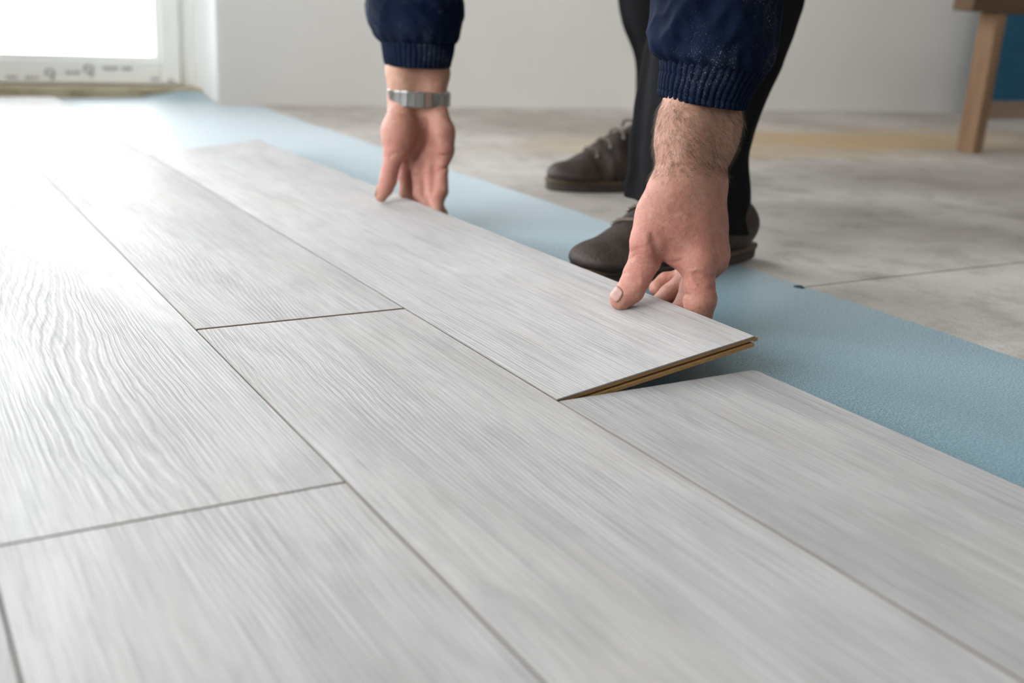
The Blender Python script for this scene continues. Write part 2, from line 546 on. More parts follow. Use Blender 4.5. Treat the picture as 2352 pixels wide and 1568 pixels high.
# ------------------------------------------------------------------ underlay and laminate planks
def underlay():
    nx, ny = 16, 260
    X0 = -1.69; v, f = [], []
    ys = np.linspace(-2.4, 2.33, ny+1)
    for j, y in enumerate(ys):
        ex = .468+.008*mnoise.noise((y*3.1, 1, 0))+.0045*mnoise.noise((y*14, 5, 0))
        if y > 2.165: ex = min(ex, .374)
        for i in range(nx+1):
            s = i/nx
            x = X0+(ex-X0)*(1-(1-s)**2.2)
            z = UB
            if x > .24: z += .0012*max(0, mnoise.noise((x*7, y*2.3, 2)))*min(1, (x-.24)/.12)
            if y > 2.15 and x > .16: z += .022*((y-2.15)/.18)**2*max(0, 1-abs(x-.335)/.14)
            v.append((x, y, z))
    n0 = len(v)
    v += [(a, b, max(SUB+.0001, c-.002)) for a, b, c in v]
    w = nx+1
    for j in range(ny):
        for i in range(nx):
            a = j*w+i
            f.append((a, a+1, a+w+1, a+w)); f.append((n0+a, n0+a+w, n0+a+w+1, n0+a+1))
        a = j*w+nx; f.append((a, n0+a, n0+a+w, a+w))
    for i in range(nx):
        f.append((i, n0+i, n0+i+1, i+1)); a = ny*w+i; f.append((a, a+1, n0+a+1, n0+a))
    o = mesh_obj('underlay_sheet', v, f, M_UNDER, smooth=False)
    return o


ul = underlay(); tag(ul, 'blue foam underlay sheet rolled out on the concrete beside the planks', 'underlay')
# small torn hole at the sheet's edge
M_HOLE = mat_simple('torn_foam', (.02, .035, .035), .9, .2, 200)
hp = [(math.cos(a)*(.010+.004*math.sin(3*a)), math.sin(a)*(.005+.001*math.cos(2*a))) for a in [i*2*math.pi/12 for i in range(12)]]
hv, hf = prism([(.462+x*.45, .218+y*1.4) for x, y in hp], UB+.0003, UB+.0012)
mesh_obj('torn_nick', hv, hf, M_HOLE, ul)

W, LEN, GAP = .193, 1.285, .0005


def plank_geo(w, l, ny=1, theta=None, ch=.0008):
    """decor top with printed bevel, fibreboard sides, tongue on +X; local origin at near left top edge"""
    xs = [0, ch, w-ch, w]
    ysl = [0, ch]+[ch+(l-2*ch)*(i+1)/ny for i in range(ny)]
    ysl.append(l)
    v, f, m = [], [], []
    idx = {}
    for j, y in enumerate(ysl):
        for i, x in enumerate(xs):
            edge = i in (0, 3) or j in (0, len(ysl)-1)
            idx[i, j] = len(v); v.append((x, y, -ch*.62 if edge else 0.0))
    for j in range(len(ysl)-1):
        for i in range(3):
            f.append((idx[i, j], idx[i+1, j], idx[i+1, j+1], idx[i, j+1]))
            m.append(0 if (i == 1 and 0 < j < len(ysl)-2) else 1)
    nt = len(v)
    for (a, b, c) in list(v): v.append((a, b, -PT))
    J = len(ysl)-1
    for j in range(J):
        f.append((idx[0, j], idx[0, j+1], nt+idx[0, j+1], nt+idx[0, j])); m.append(2)
        f.append((idx[3, j+1], idx[3, j], nt+idx[3, j], nt+idx[3, j+1])); m.append(2)
        f.append((nt+idx[0, j], nt+idx[0, j+1], nt+idx[3, j+1], nt+idx[3, j])); m.append(2)
    for i in range(3):
        f.append((idx[i+1, 0], idx[i, 0], nt+idx[i, 0], nt+idx[i+1, 0])); m.append(2)
        f.append((idx[i, J], idx[i+1, J], nt+idx[i+1, J], nt+idx[i, J])); m.append(2)
    return v, f, m


laminate = empty('laminate_floor'); tag(laminate, 'pale grey oak laminate floor laid in staggered rows', None, kind='structure')
_cache = {}


def lay(x, y0, y1, tone=None):
    key = round(y1-y0, 4)
    if key not in _cache:
        v, f, m = plank_geo(W-GAP, key-.0002)
        me = bpy.data.meshes.new('plank'); me.from_pydata(v, [], f)
        for mt in (M_DECOR, M_GROOVE, M_MDF): me.materials.append(mt)
        me.polygons.foreach_set('material_index', np.array(m, dtype=np.int32)); me.update()
        _cache[key] = me
    o = bpy.data.objects.new('plank', _cache[key]); COL.objects.link(o)
    o.parent = laminate; o.location = (x, y0, TOP)
    b = tone if tone else random.uniform(.94, 1.0); o.color = (b, b*.995, b*.985, 1)
    return o


YEND, YSTART = 2.27, -2.3
rows = {-1: [.264, 'B'], -2: [-.067, 'A'], -3: [.55, ''], -4: [.12, ''], -5: [-.33, ''], -6: [.40, ''], -7: [-.1, ''], -8: [.6, '']}
for k, (j0, _) in rows.items():
    cuts = [j0]
    while cuts[-1]+LEN < YEND-.05: cuts.append(cuts[-1]+LEN)
    while cuts[0]-LEN > YSTART+.05: cuts.insert(0, cuts[0]-LEN)
    cuts = [YSTART]+cuts+[YEND]
    for a, b in zip(cuts[:-1], cuts[1:]):
        g = .0026 if k == -1 and abs(b-.264) < 1e-6 else .0006
        lay(k*W, a, b-g if b != YEND else b)
lay(0, -LEN, -.0002, .89); lay(0, YSTART, -LEN-.0006)

# the plank being clicked in: raised along its free edge, a little more at the near end
TH0, TH1 = .146, .108
lp = empty('laminate_plank', (0, 0, 0)); tag(lp, 'raised pale oak laminate plank held up by both hands', 'plank')


def hinge(x, y, z):
    s = min(1, max(0, y/LEN)); th = TH0+(TH1-TH0)*s
    th += .004*math.exp(-((y-.69)/.10)**2)
    return (x*math.cos(th)-z*math.sin(th), y, x*math.sin(th)+z*math.cos(th))


def lifted():
    ny = 40; e = .0006
    v, f, m = plank_geo(W-GAP, LEN-.004, ny)
    # decor layer only: keep the top and cut the board below it
    top_v = [(a+.0003, b+.002, c) for a, b, c in v]
    keep = [(q, mm) for q, mm in zip(f, m) if mm < 2]
    n = len(top_v)//2
    dec = MB(); dec.v = [hinge(*p) for p in top_v[:n]]
    skin_v = [hinge(p[0], p[1], -.0013) for p in top_v[:n]]
    dec.f = [q for q, _ in keep]; dec.m = [mm for _, mm in keep]
    rim = []
    J = ny+2
    for j in range(J):
        rim += [(4*j+3, 4*j+7), (4*j+4, 4*j)]
    for i in range(3): rim += [(i, i+1), (4*J+i+1, 4*J+i)]
    dec.v += skin_v
    for a, b in rim: dec.f.append((b, a, a+n, b+n)); dec.m.append(1)
    dec.build('decor_layer', [M_DECOR, M_GROOVE], lp).color = (.95, .94, .93, 1)

    def bar(x0, x1, y0, y1, z0, z1, name, mat):
        b = MB(); k = 30
        for i in range(k+1):
            y = y0+(y1-y0)*i/k
            b.v += [hinge(x0, y, z0), hinge(x1, y, z0), hinge(x1, y, z1), hinge(x0, y, z1)]
        for i in range(k):
            for s in range(4):
                a, c = 4*i+s, 4*i+(s+1) % 4
                b.f.append((a, c, c+4, a+4)); b.m.append(0)
        b.f += [(3, 2, 1, 0), tuple(4*k+s for s in range(4))]; b.m += [0, 0]
        return b.build(name, mat, lp)
    bar(.0008, W-.0008, .0022, LEN-.0025, -.0034, -.0013, 'upper_board', M_MDF)
    bar(.003, W-.004, .0060, LEN-.006, -.0052, -.0034, 'groove_core', M_MDF)
    bar(.0016, W-.003, .0004, LEN-.0028, -.0080, -.0052, 'lower_lip', M_MDF)
    bar(W-.0008, W+.0026, .0022, LEN-.0025, -.0047, -.0020, 'tongue', M_MDF)


lifted()

# ------------------------------------------------------------------ signed-distance modelling (numpy surface nets)
def smin(a, b, k):
    h = np.clip(.5+.5*(b-a)/k, 0, 1)
    return b+(a-b)*h-k*h*(1-h)


class Field:
    def __init__(s, lo, hi, step):
        s.lo = np.array(lo, dtype=np.float32); s.step = step
        s.n = np.ceil((np.array(hi)-np.array(lo))/step).astype(int)+1
        ax = [s.lo[i]+step*np.arange(s.n[i], dtype=np.float32) for i in range(3)]
        s.X, s.Y, s.Z = np.meshgrid(*ax, indexing='ij')

    def cone(s, a, b, ra, rb):
        a = np.array(a, dtype=np.float32); b = np.array(b, dtype=np.float32); ab = b-a; L = float(ab@ab)+1e-12
        px, py, pz = s.X-a[0], s.Y-a[1], s.Z-a[2]
        t = np.clip((px*ab[0]+py*ab[1]+pz*ab[2])/L, 0, 1)
        return np.sqrt((px-t*ab[0])**2+(py-t*ab[1])**2+(pz-t*ab[2])**2)-(ra+(rb-ra)*t)

    def chain(s, pts, k=.004):
        d = None
        for (a, ra), (b, rb) in zip(pts[:-1], pts[1:]):
            c = s.cone(a, b, ra, rb); d = c if d is None else smin(d, c, k)
        return d

    def ell(s, c, r, R=None):
        p = [s.X-c[0], s.Y-c[1], s.Z-c[2]]
        if R is not None: p = [R[i][0]*p[0]+R[i][1]*p[1]+R[i][2]*p[2] for i in range(3)]
        k0 = np.sqrt(sum((p[i]/r[i])**2 for i in range(3))); k1 = np.sqrt(sum((p[i]/r[i]**2)**2 for i in range(3)))+1e-9
        return k0*(k0-1)/k1

    def surface(s, F):
        ins = F < 0
        nx, ny, nz = F.shape
        cs = [(i, j, k) for i in (0, 1) for j in (0, 1) for k in (0, 1)]
        sub = lambda A, o: A[o[0]:nx-1+o[0], o[1]:ny-1+o[1], o[2]:nz-1+o[2]]
        cnt = sum(sub(ins, o).astype(np.int8) for o in cs)
        act = (cnt > 0) & (cnt < 8)
        ci, cj, ck = np.nonzero(act)
        idx = np.full(act.shape, -1, dtype=np.int64); idx[ci, cj, ck] = np.arange(len(ci))
        acc = np.zeros((len(ci), 3)); num = np.zeros(len(ci))
        for a in cs:
            for ax in range(3):
                if a[ax] == 0:
                    b = list(a); b[ax] = 1
                    fa = F[ci+a[0], cj+a[1], ck+a[2]]; fb = F[ci+b[0], cj+b[1], ck+b[2]]
                    cr = (fa < 0) != (fb < 0)
                    t = np.where(cr, fa/np.where(fa == fb, 1, fa-fb), 0)
                    p = np.tile(np.array(a, dtype=float), (len(ci), 1)); p[:, ax] = t
                    acc += p*cr[:, None]; num += cr
        V = (np.stack([ci, cj, ck], 1)+acc/num[:, None])*s.step+s.lo
        quads = []
        for ax in range(3):
            o1, o2 = [(1, 2), (2, 0), (0, 1)][ax]
            sl0 = [slice(None)]*3; sl1 = [slice(None)]*3
            sl0[ax] = slice(0, -1); sl1[ax] = slice(1, None)
            A, B = ins[tuple(sl0)], ins[tuple(sl1)]
            ch = np.argwhere(A != B)
            ok = np.ones(len(ch), bool)
            for o in (o1, o2): ok &= (ch[:, o] > 0) & (ch[:, o] < F.shape[o]-1)
            ch = ch[ok]
            e1 = np.zeros(3, int); e1[o1] = 1; e2 = np.zeros(3, int); e2[o2] = 1
            q = np.stack([idx[tuple((ch-e1-e2).T)], idx[tuple((ch-e2).T)], idx[tuple(ch.T)], idx[tuple((ch-e1).T)]], 1)
            flip = ~A[tuple(ch.T)]
            q[flip] = q[flip][:, ::-1]
            quads.append(q)
        return V, np.concatenate(quads)


def relax(V, Q, it=2, lam=.5):
    n = len(V)
    for _ in range(it):
        s = np.zeros_like(V); c = np.zeros(n)
        for k in range(4):
            for dlt in (1, 3):
                np.add.at(s, Q[:, k], V[Q[:, (k+dlt) % 4]]); np.add.at(c, Q[:, k], 1)
        V = V+lam*(s/np.maximum(c, 1)[:, None]-V)
    return V


def quad_mesh(name, V, Q):
    me = bpy.data.meshes.new(name)
    me.vertices.add(len(V)); me.vertices.foreach_set('co', V.astype(np.float32).ravel())
    me.loops.add(Q.size); me.loops.foreach_set('vertex_index', Q.astype(np.int32).ravel())
    me.polygons.add(len(Q)); me.polygons.foreach_set('loop_start', np.arange(0, Q.size, 4, dtype=np.int32))
    me.update(calc_edges=True); me.validate()
    return me


def J(u, v, d, r):       # joint: position + radius in metres
    return (at(u, v, d), r)


def groove(D, fld, pts, r, k=.0015):
    g = fld.chain([(p, r) for p in pts], .0005)
    return -smin(-D, g, k)


def surface_finder(fld, D, d0, d1):
    def hit(u, v):
        for d in np.arange(d0, d1, .0004):
            p = at(u, v, d); q = np.round((p-fld.lo)/fld.step).astype(int)
            if (q < 0).any() or (q >= np.array(D.shape)).any(): continue
            if D[tuple(q)] < 0: return p
        return None
    return hit


# ---- near hand (the worker's left): seen from its thumb side, pinching the plank edge
def near_hand():
    wr, wu = J(1574, 402, .955, .0220), J(1604, 398, .978, .0222)
    pts_lo, pts_hi = (.095, .045, -.012), (.285, .215, .315)
    f = Field(pts_lo, pts_hi, .0013)
    fr = f.chain([J(1606, 0, .945, .026), J(1588, 232, .956, .0222), J(1577, 280, .953, .0240), J(1568, 330, .954, .0238), wr], .01)
    fu = f.chain([J(1658, 0, .965, .026), J(1634, 232, .972, .0222), J(1636, 280, .974, .0246), J(1626, 330, .977, .0244), wu], .01)
    palm = smin(fr, fu, .02)
    mcp = [J(1600, 602, .951, .0150), J(1630, 596, .966, .0146), J(1638, 582, .984, .0138), J(1626, 566, 1.002, .0128)]
    bases = [J(1588, 430, .956, .0190), J(1612, 428, .968, .0190), J(1620, 430, .980, .0180), J(1612, 440, .992, .0165)]
    for b, m in zip(bases, mcp): palm = smin(palm, f.chain([b, m]), .012)
    # thumb ray in the palm, thenar and the web to the index finger
    palm = smin(palm, f.chain([J(1564, 392, .953, .0170), J(1536, 436, .949, .0170), J(1512, 490, .947, .0168), J(1491, 540, .948, .0155)], .01), .012)
    palm = smin(palm, f.chain([J(1552, 440, .951, .0185), J(1548, 520, .950, .0175), J(1557, 576, .955, .0142)], .01), .012)
    palm = smin(palm, f.chain([J(1560, 470, .975, .020), J(1575, 560, .985, .016)], .01), .012)
    thumb = f.chain([J(1500, 510, .946, .0150), J(1487, 560, .948, .0146), J(1480, 600, .955, .0134), J(1463, 634, .960, .0129), J(1449, 664, .9625, .0121), J(1428, 686, .9630, .0101)], .004)
    idx = f.chain([mcp[0], J(1606, 648, .952, .0132), J(1608, 690, .956, .0138), J(1606, 722, .960, .0118),
                   (np.array((.196, .094, .0065)), .0098), (np.array((.186, .106, .0035)), .0082)], .004)
    mid = f.chain([mcp[1], J(1592, 660, .985, .0112), (np.array((.2065, .115, .016)), .0098), (np.array((.195, .132, .006)), .0085), (np.array((.186, .146, .0035)), .0076)], .003)
    ring = f.chain([mcp[2], J(1572, 650, 1.003, .0105), J(1540, 674, 1.006, .0096), (np.array((.2025, .148, .012)), .0086), (np.array((.193, .160, .006)), .0076)], .003)
    pky = f.chain([mcp[3], J(1566, 638, 1.024, .0094), J(1530, 645, 1.026, .0088), J(1511, 660, 1.022, .0080)], .003)
    fing = np.minimum(np.minimum(idx, smin(mid, ring, .0015)), pky)
    D = smin(palm, fing, .007)
    D = smin(D, thumb, .0045)
    # tendon ridges and low relief
    D = D-.0009*np.sin(f.Z*95+f.X*60)*np.cos(f.Y*110+f.Z*35)
    # creases: thumb joint, wrist fold, knuckle fold, web of the thumb
    hit = surface_finder(f, D, .88, 1.06)
    for line, r, k in (([(1427, 629), (1440, 626), (1451, 631), (1460, 638), (1467, 648)], .0009, .0034),
                       ([(1434, 638), (1444, 641), (1455, 645)], .0005, .0030),
                       ([(1430, 648), (1442, 652), (1452, 657)], .0004, .0028),
                       ([(1449, 592), (1460, 583), (1473, 583)], .0006, .0034),
                       ([(1447, 581), (1457, 573), (1469, 571)], .0005, .0032),
                       ([(1521, 606), (1516, 592), (1511, 576), (1504, 556)], .0022, .0060),
                       ([(1504, 556), (1498, 540)], .0006, .0040),
                       ([(1548, 384), (1575, 379), (1600, 381), (1628, 388), (1656, 394)], .0006, .0042),
                       ([(1570, 392), (1605, 391), (1640, 400)], .0004, .0034),
                       ([(1602, 641), (1618, 645), (1634, 650), (1644, 651), (1650, 650)], .0016, .0056),
                       ([(1596, 628), (1616, 632), (1640, 638)], .0006, .0040),
                       ([(1606, 656), (1624, 662), (1644, 663)], .0005, .0036),
                       ([(1527, 607), (1545, 604), (1562, 599)], .0004, .0032),
                       ([(1564, 672), (1574, 677), (1586, 677)], .0005, .0032)):
        pts = [hit(*q) for q in line]
        pts = [q for q in pts if q is not None]
        if len(pts) > 1: D = groove(D, f, pts, r, k)
    V, Q = f.surface(D)
    return skin_relief(relax(V, Q, 2, .4), Q, .00022), Q


def far_hand():
    f = Field((.10, .545, -.012), (.30, .76, .315), .0016)
    wl_, wr_ = J(925, 240, 1.405, .0200), J(990, 240, 1.412, .0200)
    fl = f.chain([J(928, 0, 1.403, .024), J(928, 130, 1.403, .0190), J(925, 165, 1.402, .0205), wl_], .01)
    fr = f.chain([J(988, 0, 1.411, .024), J(990, 130, 1.411, .0190), J(994, 165, 1.412, .0205), wr_], .01)
    palm = smin(fl, fr, .024)
    mcp = [J(938, 368, 1.422, .0125), J(966, 366, 1.416, .0125), J(993, 360, 1.408, .0120), J(1017, 350, 1.405, .0120)]
    base = [J(935, 270, 1.413, .0150), J(955, 268, 1.416, .0150), J(978, 268, 1.412, .0150), J(1000, 268, 1.408, .0155)]
    for b, m in zip(base, mcp): palm = smin(palm, f.chain([b, m]), .010)
    # thenar and hypothenar pads with the hollow between
    palm = smin(palm, f.chain([J(922, 262, 1.398, .0180), J(916, 305, 1.389, .0215), J(910, 345, 1.387, .0165)], .01), .007)
    palm = smin(palm, f.chain([J(1003, 262, 1.400, .0155), J(1016, 305, 1.398, .0150), J(1022, 338, 1.400, .0125)], .01), .008)
    thumb = f.chain([J(911, 340, 1.390, .0155), J(902, 368, 1.388, .0118), J(896, 392, 1.390, .0108), J(892, 412, 1.391, .0104), J(884, 434, 1.393, .0098), J(876, 451, 1.3945, .0080)], .004)
    edge = [(936, 1.398), (964, 1.378), (989, 1.362), (1012, 1.350)]
    tips = [[J(932, 405, 1.424, .0098), J(932, 440, 1.426, .0092), (np.array((.208, .668, .016)), .0085), (np.array((.196, .652, .005)), .0078), (np.array((.184, .640, .002)), .0072)],
            [J(963, 402, 1.408, .0100), J(967, 445, 1.408, .0094), (np.array((.208, .628, .016)), .0088), (np.array((.196, .611, .005)), .0080), (np.array((.183, .598, .002)), .0074)],
            [J(989, 398, 1.400, .0098), J(992, 448, 1.396, .0092), (np.array((.207, .598, .014)), .0086), (np.array((.195, .583, .005)), .0078), (np.array((.182, .572, .002)), .0072)],
            [J(1014, 390, 1.396, .0092), J(1014, 440, 1.389, .0088), J(1003, 468, 1.374, .0080), (np.array((.196, .583, .012)), .0072), (np.array((.190, .575, .006)), .0066)]]
    fing = None
    for m, t in zip(mcp, tips):
        c = f.chain([m]+t, .003); fing = c if fing is None else smin(fing, c, .0012)
    D = smin(palm, fing, .006)
    D = smin(D, thumb, .004)
    D = D-.0006*np.sin(f.Z*120+f.X*70)*np.cos(f.Y*120)
    # palm lines, finger-base crease and the thenar fold
    hit = surface_finder(f, D, 1.30, 1.50)
    for line, r, k in (([(973, 280), (975, 300), (971, 322), (962, 342), (950, 358), (938, 366)], .0026, .008),
                       ([(960, 362), (985, 360), (1010, 357), (1038, 352)], .0010, .0040),
                       ([(945, 404), (962, 402), (980, 399), (1000, 394), (1018, 387), (1034, 381)], .0010, .0040),
                       ([(900, 256), (930, 262), (965, 262), (1000, 256), (1020, 250)], .0006, .0034),
                       ([(895, 360), (908, 350), (920, 352)], .0005, .003),
                       ([(880, 412), (893, 415), (906, 412)], .0004, .0022)):
        pts = [q for q in (hit(*q) for q in line) if q is not None]
        if len(pts) > 1: D = groove(D, f, pts, r, k)
    V, Q = f.surface(D)
    return relax(V, Q, 2, .4), Q


def skin_relief(V, Q, amp):
    nrm = np.zeros_like(V); fn = np.cross(V[Q[:, 2]]-V[Q[:, 0]], V[Q[:, 3]]-V[Q[:, 1]])
    for k in range(4): np.add.at(nrm, Q[:, k], fn)
    nrm /= np.linalg.norm(nrm, axis=1)[:, None]+1e-12
    h = np.array([mnoise.noise((x*150, y*150, z*330))+.6*mnoise.noise((x*330, y*330, z*520)) for x, y, z in V.tolist()])
    return V+nrm*(h*amp)[:, None]


def coarse_body():
    """upper arms, chest, neck and head above the frame; open rings at z = .34 where the forearms join"""
    f = Field((-.06, .02, .346), (.95, .92, 1.05), .012)
    d = f.chain([((.45, .37, .80), .085), ((.36, .365, .80), .075), ((.31, .36, .79), .062)], .03)
    d = smin(d, f.ell((.22, .355, .78), (.115, .078, .085)), .03)
    d = smin(d, f.ell((.165, .355, .745), (.07, .062, .062)), .03)
    d = smin(d, f.cone((.205, .355, .695), (.165, .355, .700), .012, .008), .012)       # nose
    for s in (-1, 1):
        d = smin(d, f.ell((.245, .355+s*.078, .775), (.032, .012, .02)), .008)           # ears
        d = np.maximum(d, -f.ell((.228, .355+s*.032, .692), (.012, .014, .012)))         # eye sockets
    d = smin(d, f.cone((.145, .335, .697), (.145, .375, .697), .006, .006), .008)        # lips
    d = smin(d, f.chain([((.80, .53, .85), .10), ((.58, .42, .85), .12), ((.47, .37, .80), .09)], .05), .04)
    pa, pb = at(1640, 0, .948), at(957, 0, 1.405)
    for sh, el, wr in (((.43, .21, .78), (.31, .19, .48), pa), ((.43, .55, .78), (.29, .71, .48), pb)):
        d = smin(d, f.chain([(np.array(sh), .058), (np.array(el), .044), (np.array((wr[0]+.02, wr[1], .30)), .038)], .02), .04)
    V, Q = f.surface(d)
    return relax(V, Q, 2), Q


person = empty('person', (.55, .45, SUB))
tag(person, 'worker in navy jacket, dark trousers and brown shoes bending to press down the plank', 'person')
parts = [near_hand(), far_hand(), coarse_body()]
Vs, Qs, n = [], [], 0
for V, Q in parts: Vs.append(V); Qs.append(Q+n); n += len(V)
VB, QB = np.concatenate(Vs), np.concatenate(Qs)
body_me = quad_mesh('body', VB, QB)
import bmesh
bm = bmesh.new(); bm.from_mesh(body_me)
be = [e for e in bm.edges if len(e.link_faces) == 1]
for ymin, ymax in ((-1, .40), (.40, 2)):
    bmesh.ops.bridge_loops(bm, edges=[e for e in be if ymin < e.verts[0].co.y <= ymax])
bmesh.ops.recalc_face_normals(bm, faces=bm.faces[:])
bm.to_mesh(body_me); bm.free()
VB = np.empty(len(body_me.vertices)*3, dtype=np.float32); body_me.vertices.foreach_get('co', VB); VB = VB.reshape(-1, 3)
# flush: hands are redder towards the knuckles than the forearms
zz = VB[:, 2]
flush = np.clip((.17-zz)/.08, 0, 1)*np.clip((zz-.0)/.05, .25, 1)
at_ = body_me.attributes.new('flush', 'FLOAT', 'POINT'); at_.data.foreach_set('value', flush.astype(np.float32))
body = link_mesh('body', body_me, M_SKIN, person, smooth=True)

# thumbnails: curved plates set into the end of each thumb
def nail(a, ra, b, rb, ndir, s0, s1, half):
    a, b = Vector(a), Vector(b); t = (b-a); L = t.length; t.normalize()
    nn = Vector(ndir); nn = (nn-t*nn.dot(t)).normalized(); e = t.cross(nn)
    v, f = [], []; nu, nv = 12, 10
    for lay_ in (.0014, -.0010):
        for j in range(nv+1):
            q = j/nv; s_ = s0+(s1-s0)*q
            hw = half*(1-.35*(1-q)**4)*(1-.10*max(0, (q-.8)/.2)**2)
            for i in range(nu+1):
                x = (i/nu-.5)*2; an = x*hw
                s2 = s_-(.10*(1-x*x) if j == 0 else 0)+(.07*(1-x*x)*max(0, (q-.7)/.3))
                r = ra+(rb-ra)*min(1.0, s2)-max(0, s2-1.0)**2*.006
                p = a+t*(L*s2)+(nn*math.cos(an)+e*math.sin(an))*(r+lay_)
                v.append(tuple(p))
    k = (nu+1)*(nv+1); w = nu+1
    for j in range(nv):
        for i in range(nu):
            q = j*w+i; f.append((q, q+1, q+w+1, q+w)); f.append((k+q, k+q+w, k+q+w+1, k+q+1))
        q = j*w; f.append((q, q+w, k+q+w, k+q)); q = j*w+nu; f.append((q, k+q, k+q+w, q+w))
    for i in range(nu):
        f.append((i, k+i, k+i+1, i+1)); q = nv*w+i; f.append((q, q+1, k+q+1, k+q))
    return mesh_obj('thumbnail', v, f, M_NAIL, person, True)


nail(at(1449, 664, .9625), .0121, at(1428, 686, .9630), .0101, Vector(-FWD)*.62+Vector(-RIGHT)*.66+Vector(UP)*.35, .62, 1.52, .72)
nail(at(884, 434, 1.393), .0098, at(876, 451, 1.3945), .0080, Vector(-RIGHT)*.9+Vector(FWD)*.3, .3, 1.3, .8)


def arm_hair():
    V, Q = parts[0]
    me = body_me
    nrm = np.zeros((len(V), 3)); 
    a = V[Q[:, 2]]-V[Q[:, 0]]; b = V[Q[:, 3]]-V[Q[:, 1]]; fn = np.cross(a, b)
    for k in range(4): np.add.at(nrm, Q[:, k], fn)
    nrm /= np.linalg.norm(nrm, axis=1)[:, None]+1e-12
    # forearm and the outer side of the back of the hand
    px = (V-CAM)@RIGHT; dep = (V-CAM)@FWD
    u = IW/2+F_PX*px/dep; vv = IH/2-F_PX*((V-CAM)@UP)/dep
    face = -(nrm@FWD)
    w = np.where(vv < 400, 1.0, np.clip(1-(vv-400)/260, 0, 1)*.55*np.clip((u-1480)/90, 0, 1))
    w *= (vv > 225) & (vv < 640) & (V[:, 2] < .23)
    w *= np.where(face > -.35, 1, 0)
    ids = np.nonzero(w > 0)[0]
    pick = rng.choice(ids, size=4200, p=w[ids]/w[ids].sum())
    v, f = [], []
    for i in pick:
        p, nn = V[i], nrm[i]
        flow = np.array((0, 0, -1.0))+RIGHT*(rng.normal(.2, .45)+1.3*min(1, max(0, (u[i]-1545)/70)))+.25*rng.normal(size=3)
        t = flow-nn*(flow@nn); t /= np.linalg.norm(t)
        L = rng.uniform(.005, .014)*(1 if vv[i] < 400 else .42); lift = rng.uniform(.18, .55)
        sd = np.cross(nn, t); curl = rng.normal(0, .35)
        r0 = .00006
        ring = []
        for k, s in enumerate((0, .35, .7, 1.0)):
            c = p+t*L*s+nn*(L*lift*(s-.55*s*s))+sd*(L*curl*s*s)-nn*.0003
            r = r0*(1-.75*s)
            base = len(v)
            v += [tuple(c+nn*r), tuple(c-nn*r*.5+sd*r*.87), tuple(c-nn*r*.5-sd*r*.87)]
            ring.append(base)
        for a_, b_ in zip(ring[:-1], ring[1:]):
            for k in range(3): f.append((a_+k, a_+(k+1) % 3, b_+(k+1) % 3, b_+k))
    o = mesh_obj('arm_hair', v, f, M_HAIR, person); o['kind'] = 'stuff'


arm_hair()

# head hair above the frame
fh = Field((.05, .2, .66), (.40, .52, .93), .010)
dh = fh.ell((.235, .355, .795), (.118, .084, .088))
dh = np.maximum(dh, -(fh.Z-.775+.45*(.25-fh.X)))
Vh, Qh = fh.surface(dh)
link_mesh('hair', quad_mesh('hair', relax(Vh, Qh, 2), Qh), mat_simple('dark_hair', (.03, .022, .016), .6, .3, 80), person, True)

# ------------------------------------------------------------------ clothing
HR = Vector((RIGHT[0], RIGHT[1], 0)).normalized(); HF = Vector((FWD[0], FWD[1], 0)).normalized()


def loft(name, rings, nseg, mats, parent, disp=None, sub=6, thick=.0015, close_top=True):
    """rings: (centre, half width along view right, half depth along view forward, tilt z per metre of width)"""
    C = np.array([np.concatenate([np.array(c, dtype=float), [a, b, t]]) for c, a, b, t in rings])
    m = len(C); R = []
    for i in range(m-1):
        p0, p1, p2, p3 = C[max(i-1, 0)], C[i], C[i+1], C[min(i+2, m-1)]
        for k in range(sub):
            s = k/sub
            R.append((.5*((2*p1)+(-p0+p2)*s+(2*p0-5*p1+4*p2-p3)*s*s+(-p0+3*p1-3*p2+p3)*s**3), (i+s)/(m-1)))
    R.append((C[-1], 1.0))
    v, f = [], []
    for c, s in R:
        for k in range(nseg):
            th = 2*math.pi*k/nseg
            dr = disp(th, s, c) if disp else 0
            x, y = math.cos(th), math.sin(th)
            p = Vector(c[:3])+HR*(x*(c[3]+dr))+HF*(y*(c[4]+dr))+Vector((0, 0, x*c[3]*c[5]))
            v.append(tuple(p))
    for j in range(len(R)-1):
        for k in range(nseg):
            a, b = j*nseg+k, j*nseg+(k+1) % nseg
            f.append((a, b, b+nseg, a+nseg))
    if close_top: f.append(tuple((len(R)-1)*nseg+k for k in range(nseg)))
    o = mesh_obj(name, v, f, mats, parent, True)
    so = o.modifiers.new('thickness', 'SOLIDIFY'); so.thickness = thick; so.offset = -1
    return o


def fold(th, z, seed, fr=2.0, zs=16.):
    a = mnoise.noise((math.cos(th)*fr+seed, math.sin(th)*fr, z*zs))
    b = mnoise.noise((math.cos(th)*fr*2.1+seed, math.sin(th)*fr*2.1+4, z*zs*2.2))
    return (1-abs(a)*2.2)*.6+(1-abs(b)*2)*.3


jacket = empty('jacket', parent=person)
jacket.location = -Vector(person.location)


